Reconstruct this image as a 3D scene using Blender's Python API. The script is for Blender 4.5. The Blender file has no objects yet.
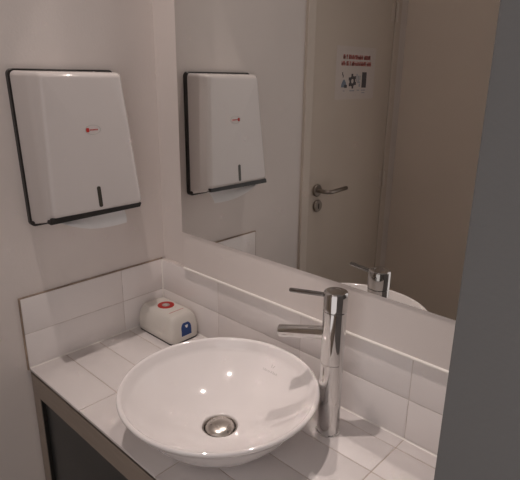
import bpy, bmesh, math, random
from mathutils import Vector, Matrix

random.seed(7)
SC = bpy.context.scene
COL = SC.collection
Z0 = 0.80            # height of the counter top above the floor

# ------------------------------------------------------------------ camera, world, exposure
cam_data = bpy.data.cameras.new('camera')
cam_data.sensor_width = 36.0
cam_data.lens = 35.7815
cam_data.clip_start = 0.02
cam = bpy.data.objects.new('camera', cam_data)
COL.objects.link(cam)
cam.matrix_world = Matrix(((0.727704, -0.215023, 0.651316, 1.23854),
                           (0.685795, 0.212221, -0.696166, -0.891473),
                           (0.011469, 0.953272, 0.301896, 0.730690 + Z0),
                           (0, 0, 0, 1)))
SC.camera = cam

world = bpy.data.worlds.new('world')
SC.world = world
world.use_nodes = True
world.node_tree.nodes['Background'].inputs[0].default_value = (1.0, 0.92, 0.90, 1)
world.node_tree.nodes['Background'].inputs[1].default_value = 1.0

SC.view_settings.view_transform = 'Standard'
SC.view_settings.look = 'None'
SC.view_settings.gamma = 1.0
SC.view_settings.use_curve_mapping = False
SC.view_settings.exposure = -0.20
SC.cycles.use_denoising = True
SC.cycles.max_bounces = 10
SC.cycles.diffuse_bounces = 6
SC.cycles.glossy_bounces = 6
SC.cycles.caustics_reflective = True
SC.cycles.blur_glossy = 0.0
SC.cycles.sample_clamp_indirect = 0.0
SC.cycles.use_adaptive_sampling = False
SC.cycles.use_guiding = True

LAMP_COLOUR = (1.0, 0.86, 0.80)
CEIL = 2.25          # ceiling height above the counter top
LAMPS = [((0.365, -0.50), 3.5, 'round recessed ceiling downlight above the washbasin')]


# ------------------------------------------------------------------ helpers
def nodes_of(m):
    m.use_nodes = True
    return m.node_tree.nodes, m.node_tree.links, m.node_tree.nodes['Principled BSDF']


def mat(name, col, rough=0.5, metal=0.0, vary=0.0, scale=8.0, bump=0.0, bump_scale=60.0, coat=0.0, spec=0.5,
        rough_vary=0.0, stretch=None):
    m = bpy.data.materials.new(name)
    n, l, p = nodes_of(m)
    p.inputs['Base Color'].default_value = (*col, 1)
    p.inputs['Roughness'].default_value = rough
    p.inputs['Metallic'].default_value = metal
    p.inputs['Specular IOR Level'].default_value = spec
    p.inputs['Coat Weight'].default_value = coat
    p.inputs['Coat Roughness'].default_value = 0.05
    tc = n.new('ShaderNodeTexCoord')
    src = tc.outputs['Object']
    if stretch:
        mp = n.new('ShaderNodeMapping')
        mp.inputs['Scale'].default_value = stretch
        l.new(src, mp.inputs['Vector'])
        src = mp.outputs['Vector']
    if vary > 0 or rough_vary > 0:
        t = n.new('ShaderNodeTexNoise')
        t.inputs['Scale'].default_value = scale
        t.inputs['Detail'].default_value = 4
        l.new(src, t.inputs['Vector'])
        if vary > 0:
            r = n.new('ShaderNodeValToRGB')
            r.color_ramp.elements[0].position = 0.3
            r.color_ramp.elements[1].position = 0.7
            r.color_ramp.elements[0].color = (*[c * (1 - vary) for c in col], 1)
            r.color_ramp.elements[1].color = (*[min(1, c * (1 + vary)) for c in col], 1)
            l.new(t.outputs['Fac'], r.inputs['Fac'])
            l.new(r.outputs['Color'], p.inputs['Base Color'])
        if rough_vary > 0:
            mr = n.new('ShaderNodeMapRange')
            mr.inputs['To Min'].default_value = max(0.0, rough - rough_vary)
            mr.inputs['To Max'].default_value = rough + rough_vary
            l.new(t.outputs['Fac'], mr.inputs['Value'])
            l.new(mr.outputs['Result'], p.inputs['Roughness'])
    if bump > 0:
        t2 = n.new('ShaderNodeTexNoise')
        t2.inputs['Scale'].default_value = bump_scale
        t2.inputs['Detail'].default_value = 3
        l.new(src, t2.inputs['Vector'])
        b = n.new('ShaderNodeBump')
        b.inputs['Strength'].default_value = bump
        b.inputs['Distance'].default_value = 0.002
        l.new(t2.outputs['Fac'], b.inputs['Height'])
        l.new(b.outputs['Normal'], p.inputs['Normal'])
    return m


M = {
    'paint': mat('white_wall_paint', (0.75, 0.695, 0.665), 0.55, vary=0.025, scale=3, bump=0.15, bump_scale=180),
    'paint_back': mat('white_panel_paint', (0.77, 0.715, 0.685), 0.5, vary=0.02, scale=4, bump=0.08, bump_scale=180),
    'beige': mat('beige_wall_paint', (0.82, 0.72, 0.63), 0.6, vary=0.03, scale=2, bump=0.15, bump_scale=160),
    'grey_paint': mat('blue_grey_paint', (0.155, 0.155, 0.155), 0.55, vary=0.04, scale=2.5, bump=0.1, bump_scale=220),
    'ceiling': mat('ceiling_paint', (0.8, 0.79, 0.77), 0.7, vary=0.02, scale=3),
    'floor': mat('floor_tile', (0.42, 0.38, 0.34), 0.4, vary=0.08, scale=5),
    'tile': mat('glazed_tile', (0.86, 0.82, 0.805), 0.22, vary=0.012, scale=6, bump=0.04, bump_scale=14, rough_vary=0.05),
    'tile_top': mat('glazed_counter_tile', (0.70, 0.665, 0.655), 0.42, vary=0.015, scale=7, bump=0.02, bump_scale=14, rough_vary=0.06),
    'grout': mat('grout', (0.64, 0.59, 0.56), 0.85, vary=0.15, scale=30),
    'grout_counter': mat('counter_grout', (0.50, 0.43, 0.37), 0.85, vary=0.15, scale=30),
    'grout_dirty': mat('stained_grout', (0.36, 0.28, 0.22), 0.85, vary=0.3, scale=25),
    'seal': mat('white_sealant', (0.9, 0.87, 0.83), 0.3, vary=0.02, scale=30),
    'apron': mat('painted_wood', (0.31, 0.26, 0.22), 0.55, vary=0.06, scale=12, stretch=(1, 8, 8)),
    'sheet_paper': mat('sleeved_paper', (0.63, 0.56, 0.52), 0.5, vary=0.02, scale=20),
    'dark_panel': mat('dark_laminate', (0.035, 0.038, 0.038), 0.35, vary=0.1, scale=6),
    'black_edge': mat('black_edge', (0.012, 0.011, 0.010), 0.5, vary=0.1, scale=30),
    'ceramic': mat('white_ceramic', (0.80, 0.77, 0.765), 0.06, coat=0.4, vary=0.005, scale=3),
    'chrome': mat('chrome', (0.64, 0.63, 0.62), 0.05, metal=1.0, vary=0.03, scale=4, rough_vary=0.02),
    'dark_chrome': mat('dark_chrome', (0.28, 0.275, 0.27), 0.14, metal=1.0, vary=0.03, scale=10),
    'steel': mat('brushed_steel', (0.58, 0.54, 0.50), 0.28, metal=1.0, vary=0.06, scale=20, rough_vary=0.06),
    'door_steel': mat('dull_steel', (0.30, 0.265, 0.235), 0.35, metal=1.0, vary=0.06, scale=20),
    'white_abs': mat('white_plastic', (0.66, 0.62, 0.605), 0.09, vary=0.008, scale=4, coat=0.2),
    'box_plastic': mat('ivory_plastic', (0.72, 0.69, 0.64), 0.35, vary=0.02, scale=15),
    'black_abs': mat('black_plastic', (0.015, 0.013, 0.012), 0.35, vary=0.1, scale=20),
    'slot': mat('smoked_window', (0.06, 0.055, 0.045), 0.15, vary=0.05, scale=40),
    'paper': mat('white_paper', (0.86, 0.85, 0.85), 0.8, vary=0.02, scale=40, bump=0.2, bump_scale=300),
    'red': mat('red_print', (0.46, 0.016, 0.010), 0.55, vary=0.08, scale=60),
    'red_text': mat('red_ink', (0.56, 0.16, 0.14), 0.7, vary=0.1, scale=60),
    'blue': mat('blue_print', (0.012, 0.055, 0.22), 0.35, vary=0.1, scale=60),
    'grey_ink': mat('grey_ink', (0.35, 0.36, 0.38), 0.6, vary=0.1, scale=60),
    'light_grey_ink': mat('pale_grey_ink', (0.40, 0.39, 0.37), 0.4, vary=0.05, scale=60),
    'label_pale': mat('label_pale', (0.62, 0.57, 0.54), 0.5, vary=0.05, scale=60),
    'oval_ink': mat('faint_grey_ink', (0.48, 0.46, 0.44), 0.4, vary=0.05, scale=60),
    'dark_ink': mat('dark_ink', (0.07, 0.065, 0.07), 0.6, vary=0.1, scale=60),
    'blue_ink': mat('blue_grey_ink', (0.18, 0.22, 0.28), 0.6, vary=0.1, scale=60),
    'label_grey': mat('label_grey', (0.36, 0.32, 0.30), 0.4, vary=0.1, scale=60),
    'door': mat('door_paint', (0.60, 0.52, 0.445), 0.42, vary=0.03, scale=2, bump=0.05, bump_scale=90),
    'frame': mat('door_frame_paint', (0.66, 0.585, 0.515), 0.4, vary=0.02, scale=4),
}

# mirror: silvered glass
mm = bpy.data.materials.new('mirror_silver')
n_, l_, p_ = nodes_of(mm)
p_.inputs['Base Color'].default_value = (0.80, 0.80, 0.785, 1)
p_.inputs['Metallic'].default_value = 1.0
p_.inputs['Roughness'].default_value = 0.0
M['mirror'] = mm

# lamp glass
lm = bpy.data.materials.new('lit_lamp_glass')
n_, l_, p_ = nodes_of(lm)
p_.inputs['Base Color'].default_value = (1, 0.95, 0.88, 1)
M['lamp_glass'] = lm


class B:
    """collects shapes (scene coordinates, z measured from the counter top) into one mesh"""

    def __init__(self):
        self.bm = bmesh.new()

    def box(self, x0, x1, y0, y1, z0, z1, bev=0.0, seg=2):
        t = bmesh.new()
        bmesh.ops.create_cube(t, size=1)
        for v in t.verts:
            v.co = Vector((x0 if v.co.x < 0 else x1, y0 if v.co.y < 0 else y1, z0 if v.co.z < 0 else z1))
        if bev > 0:
            bmesh.ops.bevel(t, geom=list(t.edges), offset=bev, segments=seg, profile=0.5, affect='EDGES')
        self.merge(t)
        return self

    def merge(self, t):
        me = bpy.data.meshes.new('tmp')
        t.to_mesh(me)
        t.free()
        self.bm.from_mesh(me)
        bpy.data.meshes.remove(me)

    def loft(self, rings, cap0=True, cap1=True, closed_ring=True):
        vs = [[self.bm.verts.new(p) for p in r] for r in rings]
        n = len(vs[0])
        for a, b in zip(vs, vs[1:]):
            for i in range(n if closed_ring else n - 1):
                j = (i + 1) % n
                self.bm.faces.new((a[i], a[j], b[j], b[i]))
        if cap0:
            self.bm.faces.new(list(reversed(vs[0])))
        if cap1:
            self.bm.faces.new(vs[-1])
        return self

    def lathe(self, prof, c, seg=64, M4=None, closed=False):
        rings = []
        for r, z in prof:
            ring = []
            for k in range(seg):
                a = 2 * math.pi * k / seg
                p = Vector((r * math.cos(a), r * math.sin(a), z))
                if M4 is not None:
                    p = M4 @ p
                ring.append(p + Vector(c))
            rings.append(ring)
        if closed:
            rings.append(rings[0])
            vs = [[self.bm.verts.new(p) for p in r] for r in rings[:-1]]
            vs.append(vs[0])
            for a, b in zip(vs, vs[1:]):
                for i in range(seg):
                    j = (i + 1) % seg
                    self.bm.faces.new((a[i], a[j], b[j], b[i]))
            return self
        return self.loft(rings)

    def tube(self, path, radii, seg=24):
        """round tube along a path of points, radius per point"""
        P = [Vector(p) for p in path]
        rings = []
        up = Vector((0, 0, 1))
        for i, p in enumerate(P):
            d = (P[min(i + 1, len(P) - 1)] - P[max(i - 1, 0)]).normalized()
            u = up if abs(d.dot(up)) < 0.9 else Vector((1, 0, 0))
            s = d.cross(u).normalized()
            w = s.cross(d).normalized()
            rings.append([p + (s * math.cos(a) + w * math.sin(a)) * radii[i]
                          for a in (2 * math.pi * k / seg for k in range(seg))])
        return self.loft(rings)

    def plate(self, pts, off):
        """flat polygon with thickness: pts offset by vector off"""
        o = Vector(off)
        return self.loft([[Vector(p) for p in pts], [Vector(p) + o for p in pts]])


def obj(name, b, m, parent=None, smooth=None, origin=None, kind=None):
    bm = b.bm if isinstance(b, B) else b
    bmesh.ops.recalc_face_normals(bm, faces=bm.faces)
    shift = Vector((0, 0, Z0))
    co = [v.co + shift for v in bm.verts]
    if parent is not None:
        org = parent.matrix_world.translation.copy()
        q = parent
        org = Vector(parent['_org'])
    elif origin is not None:
        org = Vector(origin) + shift
    else:
        lo = Vector([min(c[i] for c in co) for i in range(3)])
        hi = Vector([max(c[i] for c in co) for i in range(3)])
        org = Vector(((lo.x + hi.x) / 2, (lo.y + hi.y) / 2, lo.z))
    for v, c in zip(bm.verts, co):
        v.co = c - org
    me = bpy.data.meshes.new(name)
    bm.to_mesh(me)
    bm.free()
    me.materials.append(M[m] if isinstance(m, str) else m)
    if smooth is not None:
        for f in me.polygons:
            f.use_smooth = True
        me.set_sharp_from_angle(angle=math.radians(smooth))
    o = bpy.data.objects.new(name, me)
    COL.objects.link(o)
    if parent is not None:
        o.parent = parent
        o['_org'] = list(org)      # geometry is stored about the parent's origin
    else:
        o.location = org
        o['_org'] = list(org)
    if kind:
        o['kind'] = kind
    return o


def thing(name, label, cat, loc, group=None, kind=None):
    o = bpy.data.objects.new(name, None)
    COL.objects.link(o)
    o.empty_display_size = 0.05
    o.location = Vector(loc) + Vector((0, 0, Z0))
    o['_org'] = list(o.location)
    return tag(o, label, cat, group, kind)


def tag(o, label=None, cat=None, group=None, kind=None):
    if label:
        o['label'] = label
    if cat:
        o['category'] = cat
    if group:
        o['group'] = group
    if kind:
        o['kind'] = kind
    return o


def lerp(a, b, t):
    return a + (b - a) * t


def round_poly(pts, r, seg=6):
    """2-D polygon with rounded corners (same vertex count for every call)"""
    out = []
    n = len(pts)
    rs = r if isinstance(r, (list, tuple)) else [r] * n
    for i in range(n):
        p0, p1, p2 = Vector(pts[i - 1]), Vector(pts[i]), Vector(pts[(i + 1) % n])
        a = (p0 - p1).normalized()
        b = (p2 - p1).normalized()
        ang = a.angle(b)
        rr = max(rs[i], 1e-5)
        d = rr / math.tan(ang / 2)
        c = p1 + (a + b).normalized() * (rr / math.sin(ang / 2))
        s, e = p1 + a * d - c, p1 + b * d - c
        a0 = math.atan2(s.y, s.x)
        da = math.atan2(e.y, e.x) - a0
        while da > math.pi:
            da -= 2 * math.pi
        while da < -math.pi:
            da += 2 * math.pi
        for k in range(seg + 1):
            t = a0 + da * k / seg
            out.append((c.x + rr * math.cos(t), c.y + rr * math.sin(t)))
    return out


def inset_quad(pts, d):
    """shrink a convex 2-D quad (counter-clockwise or clockwise) by d"""
    n = len(pts)
    cen = sum((Vector(p) for p in pts), Vector((0, 0))) / n
    lines = []
    for i in range(n):
        p, q = Vector(pts[i]), Vector(pts[(i + 1) % n])
        e = (q - p).normalized()
        nn = Vector((-e.y, e.x))
        if nn.dot(cen - p) < 0:
            nn = -nn
        lines.append((p + nn * d, e))
    out = []
    for i in range(n):
        p, e = lines[i - 1]
        q, f = lines[i]
        den = e.x * f.y - e.y * f.x
        t = ((q.x - p.x) * f.y - (q.y - p.y) * f.x) / den
        out.append(tuple(p + e * t))
    return out


# ------------------------------------------------------------------ measurements (metres)
D = 0.438                    # counter depth
ROW1, ROW2 = 0.0968, 0.1939  # splashback rows
XR = 1.0705                  # right end of the niche
TT = 0.008                   # tile thickness
YT = -0.008                  # face of the back splashback
YF = -1.42                   # wall behind the camera
XE = 2.30                    # far side wall
XJ = [0.0, 0.2545, 0.5475, 0.8375, XR]
YM = -0.0140                 # mirror face
DOOR0, DOOR1 = -0.738, -1.312
DTOP = 1.26
FL = -Z0

# ------------------------------------------------------------------ the room
b = B().box(-0.15, XE + 0.1, YF - 0.1, 0.12, FL - 0.1, FL)
obj('floor', b, 'floor', kind='structure')
b = B().box(-0.15, XE + 0.1, YF - 0.1, 0.12, CEIL, CEIL + 0.1)
obj('ceiling', b, 'ceiling', kind='structure')

b = B()
b.box(-0.12, -TT, DOOR0, 0.12, FL, CEIL)
b.box(-0.12, -TT, YF - 0.1, DOOR1, FL, CEIL)
b.box(-0.12, -TT, DOOR1, DOOR0, DTOP, CEIL)
wall_left = obj('wall_left', b, 'paint', kind='structure')
b = B().box(-TT, XE + 0.1, TT, 0.12, FL, CEIL)
wall_back = obj('wall_back', b, 'paint', kind='structure')
WX0, WX1, WZ0, WZ1 = 0.65, 2.20, FL + 0.30, 1.75      # unseen opening behind the camera, added to let in soft fill light
b = B()
b.box(-TT, WX0, YF - 0.1, YF, FL, CEIL)
b.box(WX1, XE + 0.1, YF - 0.1, YF, FL, CEIL)
b.box(WX0, WX1, YF - 0.1, YF, FL, WZ0)
b.box(WX0, WX1, YF - 0.1, YF, WZ1, CEIL)
obj('wall_front', b, 'beige', kind='structure')
b = B()
for x0, x1, z0, z1 in ((WX0, WX0 + 0.04, WZ0, WZ1), (WX1 - 0.04, WX1, WZ0, WZ1), (WX0 + 0.04, WX1 - 0.04, WZ0, WZ0 + 0.04), (WX0 + 0.04, WX1 - 0.04, WZ1 - 0.04, WZ1)):
    b.box(x0, x1, YF - 0.07, YF - 0.03, z0, z1)
tag(obj('fill_opening', b, 'frame', kind='structure'), 'white frame of an opening added for fill light behind the camera')
pd = bpy.data.lights.new('fill_portal', 'AREA')
pd.shape = 'RECTANGLE'
pd.size, pd.size_y = WX1 - WX0, WZ1 - WZ0
pd.cycles.is_portal = True
po = bpy.data.objects.new('fill_portal', pd)
COL.objects.link(po)
po.location = ((WX0 + WX1) / 2, YF - 0.05, (WZ0 + WZ1) / 2 + Z0)
po.rotation_euler = (math.radians(90), 0, 0)
b = B().box(XE, XE + 0.1, YF, TT, FL, CEIL)
obj('wall_end', b, 'paint', kind='structure')
b = B().box(XR, XE, -0.44, TT, FL, CEIL, 0.002)
tag(obj('wall_right', b, 'grey_paint', kind='structure'), 'plain blue grey painted wall closing the washbasin niche')

# proud panel that carries the mirror
b = B().box(0.1147, XR, -0.0115, TT, ROW2 + 0.0005, 1.45, 0.0015)
tag(obj('trim_1', b, 'paint_back', kind='structure'), 'white painted wall panel carrying the mirror above the splashback')
# white rounded strip under the panel, shaped to catch light as a bright line
b = B()
prof = [(-0.0112, ROW2 + 0.0060), (-0.0142, ROW2 + 0.0052), (-0.0158, ROW2 + 0.0038), (-0.0162, ROW2 + 0.0022),
        (-0.0156, ROW2 + 0.0005), (-0.0112, ROW2 + 0.0005)]
b.loft([[Vector((x, y, z)) for y, z in prof] for x in (0.1147, XR)])
tag(obj('trim_2', b, 'seal', smooth=50, kind='structure'), 'thin white strip shaped to catch light along the top of the splashback')

# ------------------------------------------------------------------ splashback tiles (parts of the walls)
GAP = 0.0009


def tile_piece(dx, dy, dz, name, parent, pos, m):
    """box tile of that size with eased edges, placed with its low corner at pos"""
    j = 0.0004
    t = B().box(pos[0], pos[0] + dx, pos[1], pos[1] + dy, pos[2], pos[2] + dz, 0.0012, 2)
    o = obj(name, t, m, parent, smooth=40)
    return o


for (z0, z1) in ((0.0, ROW1), (ROW1, ROW2)):
    for a, c in zip(XJ, XJ[1:]):
        w = random.uniform(-0.0003, 0.0003)
        tile_piece(c - a - 2 * GAP, TT - YT - 0.0005 + w, z1 - z0 - 2 * GAP, 'tile', wall_back,
                   (a + GAP, YT - w, z0 + GAP), 'tile')
    for a, c in ((-D, -0.1495), (-0.1495, YT)):
        w = random.uniform(-0.0003, 0.0003)
        tile_piece(TT - 0.0005 + w, c - a - 2 * GAP, z1 - z0 - 2 * GAP, 'tile', wall_left,
                   (-TT + 0.0005, a + GAP, z0 + GAP), 'tile')
b = B().box(0, XR, YT + 0.0012, TT, 0.0, ROW2 - 0.0008)
obj('grout_bed', b, 'grout', wall_back)
b = B().box(-TT, -0.0012, -D + 0.001, YT, 0.0, ROW2 - 0.0008)
obj('grout_bed', b, 'grout', wall_left)
# stained joint along the top and the free end of the left splashback
b = B()
b.box(-TT, -0.0022, -D - 0.0018, -0.002, ROW2 - 0.0008, ROW2 + 0.0022, 0.0008)
b.box(-TT, -0.0022, -D - 0.0028, -D + 0.0006, -0.006, ROW2 + 0.0022, 0.0008)
tag(obj('grout_line', b, 'grout_dirty', wall_left), 'brown stained grout line')

# white sealant bead where the splashback meets the counter
b = B()
fil = [(-0.0006, 0.0002), (-0.0034, 0.0002), (-0.0022, 0.0009), (-0.0012, 0.0019), (-0.0006, 0.0034)]
b.loft([[Vector((x, y + YT, z)) for y, z in fil] for x in (0.004, XR - 0.0005)])
tag(obj('trim_3', b, 'seal', smooth=60, kind='structure'), 'white sealant bead between back splashback and counter')
b = B()
b.loft([[Vector((-y, yy, z)) for y, z in fil] for yy in (-D + 0.001, YT - 0.0005)])
tag(obj('trim_4', b, 'seal', smooth=60, kind='structure'), 'white sealant bead between left splashback and counter')
b = B()
b.loft([[Vector((-y - 0.0004, YT - zz + 0.0004, z)) for y, zz in fil] for z in (0.0036, ROW2 - 0.001)])
tag(obj('trim_5', b, 'seal', smooth=60, kind='structure'), 'white sealant bead in the corner of the splashback')

# ------------------------------------------------------------------ door in the left wall (seen in the mirror)
door = thing('door_1', 'plain beige door with lever handle seen in the mirror', None, (-0.03, (DOOR0 + DOOR1) / 2, FL), kind='structure')
b = B().box(-0.048, -0.006, DOOR1 + 0.004, DOOR0 - 0.004, FL + 0.005, DTOP - 0.004, 0.0015)
obj('door_leaf', b, 'door', door)
b = B()
for y0, y1 in ((DOOR0 - 0.001, DOOR0 + 0.043), (DOOR1 - 0.045, DOOR1 + 0.001)):
    b.box(-0.09, 0.004 if y0 > -1 else -0.002, y0, y1, FL, DTOP + 0.045, 0.002)
b.box(-0.09, 0.004, DOOR1 - 0.045, DOOR0 + 0.043, DTOP, DTOP + 0.045, 0.002)
obj('door_frame', b, 'frame', door)
RY = Matrix.Rotation(math.radians(90), 4, 'Y')
HY, HZ = -0.797, 0.292
hd = obj('door_handle', B().lathe([(0.0, -0.0075), (0.024, -0.0075), (0.0255, -0.004), (0.0255, 0.0), (0.023, 0.003), (0.0, 0.003)],
                                  (0.0025, HY, HZ), 40, RY), 'door_steel', door, smooth=40)
path = [(0.002, HY, HZ), (0.02, HY, HZ), (0.040, HY, HZ), (0.050, HY - 0.003, HZ), (0.056, HY - 0.011, HZ), (0.058, HY - 0.022, HZ),
        (0.058, HY - 0.07, HZ + 0.001), (0.057, HY - 0.122, HZ + 0.002), (0.057, HY - 0.126, HZ + 0.002)]
obj('lever', B().tube(path, [0.0085] * 7 + [0.0085, 0.006], 20), 'door_steel', hd, smooth=50)
kr = obj('lock_plate', B().lathe([(0.0, -0.0075), (0.024, -0.0075), (0.0255, -0.004), (0.0255, 0.0), (0.023, 0.003), (0.0, 0.003)],
                                 (0.0025, -0.803, 0.227), 40, RY), 'door_steel', door, smooth=40)
obj('keyhole', B().box(0.0056, 0.0064, -0.8065, -0.7995, 0.216, 0.238, 0.0003), 'black_edge', kr)
for hz in (0.275, 1.0, -0.55):
    h = obj('hinge', B().tube([(0.004, DOOR1 + 0.002, hz - 0.038), (0.004, DOOR1 + 0.002, hz + 0.038)], [0.0075, 0.0075], 16), 'frame', door, smooth=40)
    obj('hinge_leaf', B().box(-0.0062, -0.0035, DOOR1 + 0.006, DOOR1 + 0.034, hz - 0.036, hz + 0.036, 0.0005), 'frame', h)

# notice on the door
sy0, sy1, sz0, sz1 = -0.889, -1.174, 0.645, 0.849
SX = -0.0058
notice = thing('notice_sheet', 'white paper notice with red headline taped to the door', 'notice', (SX, (sy0 + sy1) / 2, sz0))
obj('sheet', B().box(SX, SX + 0.0006, sy1, sy0, sz0, sz1), 'sheet_paper', notice)
PX = SX + 0.0007


def ink(name, m, rects, parent, x=PX):
    bb = B()
    for (y0, y1, z0, z1) in rects:
        bb.box(x, x + 0.0003, min(y0, y1), max(y0, y1), z0, z1)
    return obj(name, bb, m, parent)


def print_line(y0, y1, zc, h):
    """illegible line of print: letter-like strokes"""
    out = []
    y = y0
    while y > y1:
        w = random.uniform(0.006, 0.009)
        out.append((y, y - 0.0032, zc - h / 2, zc + h / 2))
        out.append((y - w + 0.0030, y - w, zc - h / 2, zc + h / 2 * random.choice((1, 0.3))))
        out.append((y, y - w, zc + h * random.choice((-0.5, -0.08, 0.32)), zc + h * 0.5 if random.random() < 0.3 else zc + h * 0.12))
        y -= w + 0.0012
        if random.random() < 0.12:
            y -= 0.006
    return out


ink('headline', 'red_text', print_line(-0.935, -1.128, 0.809, 0.017), notice)
ink('headline', 'red_text', print_line(-0.925, -1.135, 0.784, 0.017), notice)
# four little pictures
bb = B()
def disc(cy, cz, r, ri, x, seg=20):
    for k in range(seg):
        a0, a1 = 2 * math.pi * k / seg, 2 * math.pi * (k + 1) / seg
        q = [(x, cy + r * math.cos(a0), cz + r * math.sin(a0)), (x, cy + r * math.cos(a1), cz + r * math.sin(a1)),
             (x, cy + ri * math.cos(a1), cz + ri * math.sin(a1)), (x, cy + ri * math.cos(a0), cz + ri * math.sin(a0))]
        bb.plate(q, (0.0003, 0, 0))
disc(-1.008, 0.716, 0.021, 0.009, PX)
for k in range(6):
    a = math.pi * k / 3 + 0.4
    cy, cz = -1.008 + 0.023 * math.cos(a), 0.716 + 0.023 * math.sin(a)
    bb.box(PX, PX + 0.0004, cy - 0.006, cy + 0.006, cz - 0.006, cz + 0.006)
obj('pictogram', bb, 'dark_ink', notice)
bb = B()
bb.plate([(PX, -0.928, 0.692), (PX, -0.968, 0.692), (PX, -0.962, 0.71), (PX, -0.952, 0.722), (PX, -0.944, 0.722), (PX, -0.933, 0.708)], (0.0003, 0, 0))
obj('pictogram', bb, 'blue_ink', notice)
ink('pictogram', 'dark_ink', [(-0.933, -0.938, 0.738, 0.750), (-0.938, -0.943, 0.730, 0.741)], notice, PX + 0.0002)
ink('pictogram', 'dark_ink', [(-0.950, -0.970, 0.690, 0.702)], notice, PX + 0.0002)
ink('pictogram', 'grey_ink', [(-1.036, -1.044, 0.715, 0.745), (-1.048, -1.056, 0.715, 0.738), (-1.060, -1.066, 0.72, 0.738),
                              (-1.044, -1.066, 0.708, 0.715), (-1.056, -1.067, 0.694, 0.706)], notice)
ink('pictogram', 'dark_ink', [(-1.078, -1.112, 0.690, 0.752)], notice)
for rc in ((-0.944, -0.956, 0.676, 0.680), (-0.99, -1.026, 0.676, 0.681), (-1.044, -1.062, 0.678, 0.682),
           (-1.076, -1.108, 0.678, 0.682), (-1.08, -1.104, 0.668, 0.672)):
    ink('caption', 'grey_ink', [rc], notice)

# ------------------------------------------------------------------ ceiling lamps
def downlight(xy, watts, label):
    x, y = xy
    t = thing('ceiling_downlight', label, 'lamp', (x, y, CEIL - 0.012))
    ring = [(0.048, CEIL - 0.0005), (0.066, CEIL - 0.0005), (0.066, CEIL - 0.004), (0.060, CEIL - 0.010), (0.050, CEIL - 0.012), (0.048, CEIL - 0.008)]
    obj('bezel', B().lathe(ring, (x, y, 0), 40, closed=True), 'steel', t, smooth=40)
    L = bpy.data.lights.new('downlight_bulb', 'AREA')
    L.shape = 'DISK'
    L.size = 0.03
    L.energy = watts
    L.spread = math.radians(80)
    L.color = LAMP_COLOUR
    o = bpy.data.objects.new('downlight_bulb', L)
    COL.objects.link(o)
    o.parent = t
    o.location = (0, 0, 0.006)
    o.rotation_euler = (Vector((x, y, CEIL)) - Vector((0.72, -0.02, 0.05))).to_track_quat('Z', 'Y').to_euler()   # gimbal tilted to the basin


for xy, w, lab in LAMPS:
    downlight(xy, w, lab)

# ------------------------------------------------------------------ counter
ctr = thing('washbasin_counter', 'white tiled washbasin counter with beige painted front frame', 'counter', (XR / 2, -D / 2, -0.075))
YJ = [-D, -0.338, -0.238, -0.138, -0.0435, YT]
for y0, y1 in zip(YJ, YJ[1:]):
    for x0, x1 in zip(XJ, XJ[1:]):
        w = random.uniform(-0.0003, 0.0003)
        tile_piece(x1 - x0 - 2 * GAP - (0.0008 if x0 == 0 else 0), y1 - y0 - 2 * GAP, TT - 0.0005 + w, 'tile', ctr,
                   (x0 + GAP + (0.0008 if x0 == 0 else 0), y0 + GAP, -TT + 0.0005), 'tile_top')
obj('grout_bed', B().box(0.0005, XR - 0.0005, -D + 0.0015, YT - 0.0005, -0.012, -0.0012), 'grout_counter', ctr)
obj('board', B().box(0.0005, XR - 0.0005, -D + 0.03, YT - 0.0005, -0.034, -0.012), 'apron', ctr)
obj('edge_strip', B().box(0.0008, XR - 0.0008, -D + 0.0015, -D + 0.006, -0.0130, -TT + 0.0004), 'grout_dirty', ctr)
obj('apron', B().box(0.0008, XR - 0.0008, -D + 0.001, -D + 0.028, -0.073, -0.0128, 0.001), 'apron', ctr)
obj('post', B().box(0.0008, 0.038, -D + 0.001, -D + 0.028, FL, -0.073, 0.001), 'apron', ctr)
obj('post', B().box(XR - 0.04, XR - 0.0008, -D + 0.001, -D + 0.028, FL, -0.073, 0.001), 'apron', ctr)
obj('shadow_gap', B().box(0.0378, 0.0425, -D + 0.003, -D + 0.014, FL, -0.0735), 'black_edge', ctr)  # black strip standing in for the shadow gap beside the post

obj('panel', B().box(0.0426, XR - 0.0405, -D + 0.012, -D + 0.024, FL + 0.08, -0.0745, 0.001), 'dark_panel', ctr)

# ------------------------------------------------------------------ mirror
mir = thing('wall_mirror', 'large frameless wall mirror above the white splashback', 'mirror', (0.6, -0.0125, 0.3066))
obj('backing', B().box(0.1150, XR - 0.001, -0.0125, -0.0117, 0.3058, 1.40), 'black_edge', mir)
obj('glass', B().box(0.1147, XR - 0.001, YM, -0.0125, 0.3066, 1.40), 'mirror', mir)

# ------------------------------------------------------------------ vessel basin
CX, CY, RIM, RR = 0.540, -0.2636, 0.1137, 0.2087
basin = thing('vessel_basin', 'round white ceramic vessel basin standing on the tiled counter', 'washbasin', (CX, CY, 0))
ZB, dep = 0.015, 0.1137 - 0.015
RS = 0.268
HOLE = 0.038
def zin(r):
    return ZB + RS - math.sqrt(RS * RS - r * r)
prof = [(0.100, 0.0), (0.104, 0.0012), (0.112, 0.006), (0.135, 0.024), (0.158, 0.046), (0.177, 0.069), (0.191, 0.089), (0.200, 0.102)]
prof += [(0.2062, 0.1075), (0.2084, 0.1105), (0.2087, 0.1130), (0.2076, 0.1156), (0.2050, 0.1168), (0.2015, 0.1162), (0.1975, 0.1125)]
for k in range(18):
    r = lerp(0.1935, HOLE + 0.006, k / 17)
    prof.append((r, zin(r)))
prof += [(HOLE + 0.003, zin(HOLE) + 0.0002), (HOLE + 0.0008, zin(HOLE) - 0.0008), (HOLE, zin(HOLE) - 0.003), (HOLE - 0.001, 0.004), (HOLE - 0.001, 0.0)]
obj('bowl', B().lathe(prof, (CX, CY, 0), 128, closed=True), 'ceramic', basin, smooth=60)
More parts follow.
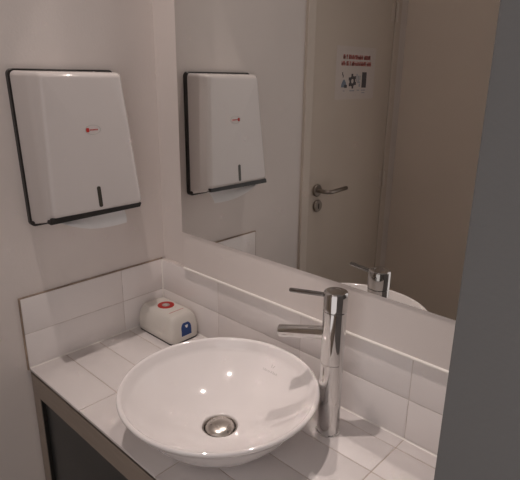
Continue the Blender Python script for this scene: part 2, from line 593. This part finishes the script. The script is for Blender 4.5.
dr = obj('drain_ring', B().lathe([(HOLE - 0.0012, 0.0005), (HOLE - 0.0012, 0.0135), (HOLE - 0.003, 0.0138), (HOLE - 0.0055, 0.010), (HOLE - 0.006, 0.0005)],
                                 (CX, CY, 0), 64, closed=True), 'steel', basin, smooth=40)
obj('drain_floor', B().lathe([(0.0, 0.0005), (HOLE - 0.002, 0.0005), (HOLE - 0.002, 0.003), (0.0, 0.003)], (CX, CY, 0), 48), 'black_edge', dr)
obj('drain_plug', B().lathe([(0.008, 0.003), (0.008, 0.010), (0.0305, 0.011), (0.0318, 0.0125), (0.0308, 0.0145), (0.027, 0.0180), (0.021, 0.0208),
                             (0.013, 0.0228), (0.006, 0.0236), (0.001, 0.0238)], (CX, CY, 0), 64), 'steel', basin, smooth=50)


def text_mesh(s, size):
    c = bpy.data.curves.new('t', 'FONT')
    c.body = s
    c.size = size
    c.align_x = 'CENTER'
    c.align_y = 'CENTER'
    c.resolution_u = 2
    o = bpy.data.objects.new('t', c)
    COL.objects.link(o)
    me = bpy.data.meshes.new_from_object(o.evaluated_get(bpy.context.evaluated_depsgraph_get()))
    bpy.data.objects.remove(o)
    bpy.data.curves.remove(c)
    return me


def basin_print(me_list, name):
    """lay flat print on the inside of the bowl, by the back rim"""
    bb = B()
    ang = math.radians(92)
    for me, dx, dy in me_list:
        t = bmesh.new()
        t.from_mesh(me)
        for v in t.verts:
            sx, sy = v.co.x + dx, v.co.y + dy
            r = 0.168 + sy
            a = ang - sx / r
            v.co = Vector((CX + r * math.cos(a), CY + r * math.sin(a), zin(r) + 0.0003))
        bb.merge(t)
    return obj(name, bb, 'light_grey_ink', basin)


basin_print([(text_mesh('Villeroy & Boch', 0.0068), 0, -0.003)], 'maker_mark')
em = B()
for s in (-1, 1):
    em.plate([(s * 0.001, 0.004, 0), (s * 0.004, 0.0095, 0), (s * 0.0052, 0.009, 0), (s * 0.0022, 0.0035, 0)], (0, 0, 0.0001))
emm = bpy.data.meshes.new('emblem')
em.bm.to_mesh(emm)
basin_print([(emm, 0, 0.001)], 'maker_emblem')

# ------------------------------------------------------------------ tap
FX, FY, FR = 0.703, -0.0965, 0.0240
TH = math.radians(180 + 17.5)
tap = thing('basin_mixer_tap', 'tall chrome single lever mixer tap behind the vessel basin', 'tap', (FX, FY, 0))
dv = Vector((math.cos(TH), math.sin(TH), 0))
body = obj('body', B().lathe([(0.0265, 0.0002), (0.0265, 0.002), (FR, 0.0035), (FR, 0.1685), (FR - 0.0007, 0.1692), (FR - 0.0007, 0.1702),
                              (FR, 0.1709), (FR, 0.2844), (FR - 0.0007, 0.2852), (0.001, 0.2852)], (FX, FY, 0), 64), 'chrome', tap, smooth=35)
hz0, hz1 = 0.2860, 0.3272
head = obj('head', B().lathe([(0.001, hz0), (FR - 0.0006, hz0), (FR + 0.0004, hz0 + 0.0008), (FR + 0.0004, hz1 - 0.0035), (FR - 0.0010, hz1 - 0.0012),
                              (FR - 0.0035, hz1), (FR - 0.0060, hz1 + 0.0003), (0.014, hz1 + 0.0007), (0.012, hz1 + 0.0007), (0.0115, hz1 + 0.0003), (0.001, hz1 + 0.0003)],
                             (FX, FY, 0), 64), 'chrome', tap, smooth=35)
C0 = Vector((FX, FY, 0))
p0 = C0 + dv * 0.019 + Vector((0, 0, 0.3150))
p1 = C0 + dv * 0.099 + Vector((0, 0, 0.3105))
lv = obj('lever', B().tube([p0, p0.lerp(p1, 0.5), p0.lerp(p1, 0.97), p1], [0.0047, 0.0047, 0.0047, 0.0036], 20), 'dark_chrome', tap, smooth=40)
s0 = C0 + dv * 0.010 + Vector((0, 0, 0.2330))
s1 = C0 + dv * 0.119 + Vector((0, 0, 0.2130))
sp = obj('spout', B().tube([s0, s0.lerp(s1, 0.5), s0.lerp(s1, 0.985), s1], [0.0140, 0.0138, 0.0136, 0.0128], 32), 'chrome', tap, smooth=40)
ax = (s1 - s0).normalized()
rot = Vector((0, 0, 1)).rotation_difference(ax).to_matrix().to_4x4()
obj('aerator', B().lathe([(0.001, -0.001), (0.0105, -0.001), (0.0105, 0.0006), (0.0098, 0.0010), (0.001, 0.0010)], s1, 32, rot), 'dark_chrome', sp, smooth=40)

# ------------------------------------------------------------------ paper towel dispenser
disp = thing('towel_dispenser', 'white paper towel dispenser with black back plate on the left wall', 'dispenser', (0.0, -0.262, 0.375))
BK = [(-0.3900, 0.3735), (-0.1325, 0.3735), (-0.1325, 0.7415), (-0.3995, 0.7415)]


def xring(pts2, x):
    return [Vector((x, p[0], p[1])) for p in pts2]


bb = B()
r0 = round_poly(BK, 0.013)
bb.loft([xring(r0, -TT), xring(r0, 0.004), xring(round_poly(inset_quad(BK, 0.0015), 0.0115), 0.0055)])
obj('back_plate', bb, 'black_abs', disp, smooth=40)

CB = inset_quad(BK, 0.004)
CB[0] = (CB[0][0], 0.379)
CB[1] = (CB[1][0], 0.379)
CF = [(-0.3805, 0.4075), (-0.1305, 0.4075), (-0.1530, 0.7345), (-0.3640, 0.7345)]
def depth(z):
    return lerp(0.106, 0.077, (z - 0.4075) / (0.7345 - 0.4075))
bb = B()
rings = []
for s in (0.0, 0.25, 0.5, 0.75):
    q = [tuple(Vector(a).lerp(Vector(c), s)) for a, c in zip(CB, CF)]
    rings.append([Vector((0.0056 + (depth(p[1]) - 0.0056 - 0.016) * s / 0.75, p[0], p[1])) for p in round_poly(q, 0.012)])
ER = 0.014
for k in range(1, 8):
    a = math.pi / 2 * k / 7
    ins = ER * (1 - math.cos(a)) * 0.9
    q = inset_quad(CF, ins)
    rings.append([Vector((depth(p[1]) - 0.016 * (1 - math.sin(a)), p[0], p[1])) for p in round_poly(q, lerp(0.013, 0.006, k / 7))])
bb.loft(rings)
cover = obj('cover', bb, 'white_abs', disp, smooth=50)
# black lower lip below the front edge
LP = [(-0.3835, 0.3955), (-0.139, 0.3985), (-0.133, 0.4105), (-0.379, 0.4105)]
bb = B()
bb.loft([xring(round_poly(LP, 0.002, 3), 0.080), xring(round_poly(LP, 0.002, 3), 0.098), xring(round_poly(inset_quad(LP, 0.001), 0.0015, 3), 0.1005)])
obj('tray', bb, 'black_abs', disp, smooth=40)
# filling window
def fx(z):
    return depth(z) + 0.0003
def on_front(y, z, off=0.0):
    return Vector((fx(z) + off, y, z))
sl = round_poly([(-0.2590, 0.4190), (-0.2490, 0.4190), (-0.2500, 0.4700), (-0.2600, 0.4700)], 0.0042, 5)
bb = B()
bb.loft([[on_front(y, z, -0.002) for y, z in sl], [on_front(y, z, 0.0004) for y, z in sl]])
obj('level_window', bb, 'slot', cover, smooth=40)
# small red emblem in a pale oval
bb = B()
for k in range(40):
    a0, a1 = 2 * math.pi * k / 40, 2 * math.pi * (k + 1) / 40
    q = []
    for a, f in ((a0, 1), (a1, 1), (a1, 0.88), (a0, 0.88)):
        q.append(on_front(-0.2505 + 0.021 * f * math.cos(a), 0.6045 + 0.0115 * f * math.sin(a)))
    bb.plate(q, (0.0002, 0, 0))
obj('oval_outline', bb, 'oval_ink', cover)
bb = B()
sq = round_poly([(-0.2685, 0.5995), (-0.2600, 0.5995), (-0.2600, 0.6095), (-0.2685, 0.6095)], 0.0028, 4)
bb.loft([[on_front(y, z) for y, z in sq], [on_front(y, z, 0.0003) for y, z in sq]])
y = -0.2585
for k in range(6):
    w = 0.0027
    q = [on_front(y, 0.6030), on_front(y + w, 0.6030), on_front(y + w, 0.6060), on_front(y, 0.6060)]
    bb.plate(q, (0.0003, 0, 0))
    y += w + 0.0009
obj('red_emblem', bb, 'red', cover)
# small locks high on the sides, pins at the lower corners
for s, yb, yf in ((-1, -0.3950, -0.364), (1, -0.1365, -0.153)):
    y = lerp(yb, yf, 0.27)
    nrm = Vector((abs(yf - yb), s * 0.071, 0)).normalized()
    rt = Vector((0, 0, 1)).rotation_difference(nrm).to_matrix().to_4x4()
    obj('lock', B().lathe([(0.001, -0.002), (0.0070, -0.002), (0.0070, 0.0002), (0.006, 0.0010), (0.0045, 0.0004), (0.001, 0.0004)],
                          (0.0245, y, 0.705), 24, rt), 'white_abs', cover, smooth=40)
    rs_ = Vector((0, 0, 1)).rotation_difference(Vector((0.2, s, 0)).normalized()).to_matrix().to_4x4()
    obj('hinge_pin', B().lathe([(0.001, -0.003), (0.0042, -0.003), (0.0042, 0.0006), (0.003, 0.0012), (0.001, 0.0012)],
                               (0.011, -0.3875 if s < 0 else -0.1362, 0.3855), 20, rs_), 'black_abs', disp, smooth=40)

# folded towel hanging out underneath
bb = B()
cols = 13
rows = 6
top, bot = [], []
for layer, (dx, dz, dyy) in enumerate(((0.0, 0.0, 0.0), (-0.010, 0.006, 0.012))):
    grid = []
    for j in range(rows):
        v = j / (rows - 1)
        line = []
        for i in range(cols):
            u = i / (cols - 1)
            yt = lerp(-0.335, -0.163, u)
            yb2 = lerp(-0.352 + dyy, -0.170 - dyy, u)
            zt = 0.3935
            drop = 0.3575 + 0.034 * (1 - u) ** 2.2 - 0.006 * math.sin(math.pi * u) + dz
            y2 = lerp(yt, yb2, v)
            z2 = lerp(zt, drop, v)
            x2 = 0.058 + dx + 0.022 * math.sin(v * 1.6) + 0.004 * math.sin(u * 5 + 1)
            line.append(Vector((x2, y2, z2)))
        grid.append(line)
    bb.loft([[p for p in ln] + [p - Vector((0.0008, 0, 0)) for p in reversed(ln)] for ln in grid])
towel = obj('paper_towel', bb, 'paper', smooth=60)
tag(towel, 'folded white paper towel hanging out below the dispenser', 'paper towel')

# ------------------------------------------------------------------ small white box in the corner
box = thing('wipe_box', 'small rounded white plastic box with red and blue stickers in the counter corner', 'box', (0.081, -0.0525, 0))
BX0, BX1, BY0, BY1 = 0.0055, 0.1755, -0.1105, -0.0110
BH = 0.0810


def zring(x0, x1, y0, y1, z, r):
    return [Vector((p[0], p[1], z)) for p in round_poly([(x0, y0), (x1, y0), (x1, y1), (x0, y1)], r, 6)]


bb = B()
lev = [(0.0025, 0.0035), (0.006, 0.0008), (0.020, -0.0005), (0.034, 0.0), (0.048, 0.0025), (0.060, 0.0065), (0.068, 0.0105), (0.0735, 0.0150), (0.0763, 0.0190), (0.0775, 0.0240)]
lev = [(z * BH / 0.0775, i) for z, i in lev]
bb.loft([zring(BX0 + i * 0.75, BX1 - i * 0.75, BY0 + i * 0.75, BY1 - i * 0.75, z, 0.016 - i * 0.2) for z, i in lev])
shell = obj('shell', bb, 'box_plastic', box, smooth=60)
bb = B()
bb.loft([zring(BX0 + 0.001, BX1 - 0.001, BY0 + 0.001, BY1 - 0.001, z, 0.016) for z in (0.0001, 0.0035)])
obj('base', bb, 'black_abs', box, smooth=40)
bb = B()
bb.loft([zring(BX0 - 0.0002 + 0.0006, BX1 + 0.0002 - 0.0006, BY0 - 0.0002 + 0.0006, BY1 + 0.0002 - 0.0006, z, 0.016) for z in (0.0130, 0.0139)])
obj('seam', bb, 'label_grey', box, smooth=40)
# red ring sticker with pale printed centre
RX, RYY = 0.0790, -0.0570
bb = B()
N = 28
outer = [Vector((RX + 0.0245 * math.cos(2 * math.pi * k / N), RYY + 0.0245 * math.sin(2 * math.pi * k / N), BH)) for k in range(N)]
bb.loft([outer, [p + Vector((0, 0, 0.0006)) for p in outer]])
st = obj('red_sticker', bb, 'red', box)
bb = B()
inner = [Vector((RX + 0.0115 * math.cos(2 * math.pi * k / N), RYY + 0.0115 * math.sin(2 * math.pi * k / N), BH + 0.0007)) for k in range(N)]
bb.loft([inner, [p + Vector((0, 0, 0.0003)) for p in inner]])
ce = obj('sticker_centre', bb, 'label_grey', st)
bb = B()
for dx, w, dy, h in ((-0.006, 0.003, 0, 0.010), (-0.001, 0.003, 0.002, 0.007), (0.004, 0.0025, -0.001, 0.009)):
    bb.box(RX + dx, RX + dx + w, RYY + dy - h / 2, RYY + dy + h / 2, BH + 0.0010, BH + 0.0013)
obj('sticker_mark', bb, 'label_pale', st)
obj('red_line', B().box(0.1315, 0.1332, -0.085, -0.034, BH - 0.0002, BH + 0.0003), 'red', box)


# blue tag on the end face
def on_end(y, z, off):
    zz = [l[0] for l in lev]
    i = 0
    for a, c in zip(lev, lev[1:]):
        if a[0] <= z <= c[0]:
            i = lerp(a[1], c[1], (z - a[0]) / (c[0] - a[0]))
    return Vector((BX1 - i * 0.75 + off, y, z))


def end_patch(y0, y1, z0, z1, off, arch):
    g = B()
    nseg = 8
    rows_ = []
    for j in range(nseg + 1):
        v = j / nseg
        z = lerp(z0, z1, v)
        sh = 0.0
        if arch and v > 0.6:
            t = (v - 0.6) / 0.4
            sh = (y1 - y0) / 2 * (1 - math.sqrt(max(0, 1 - (t * 0.85) ** 2)))
        ya, yb3 = y0 + sh, y1 - sh
        rows_.append([on_end(ya, z, off), on_end(lerp(ya, yb3, 0.5), z, off), on_end(yb3, z, off),
                      on_end(yb3, z, off - 0.0005), on_end(lerp(ya, yb3, 0.5), z, off - 0.0005), on_end(ya, z, off - 0.0005)])
    g.loft(rows_)
    return g


bt = obj('blue_tag', end_patch(-0.0770, -0.0420, 0.0200, 0.0580, 0.0008, True), 'blue', box)
g = B()
tri = [(-0.0630, 0.0510), (-0.0530, 0.0510), (-0.0540, 0.0455), (-0.0580, 0.0415), (-0.0620, 0.0455)]
g.loft([[on_end(y, z, 0.0009) for y, z in tri], [on_end(y, z, 0.0013) for y, z in tri]])
obj('tag_mark', g, 'paper', bt)

for o in SC.objects:
    if '_org' in o:
        del o['_org']
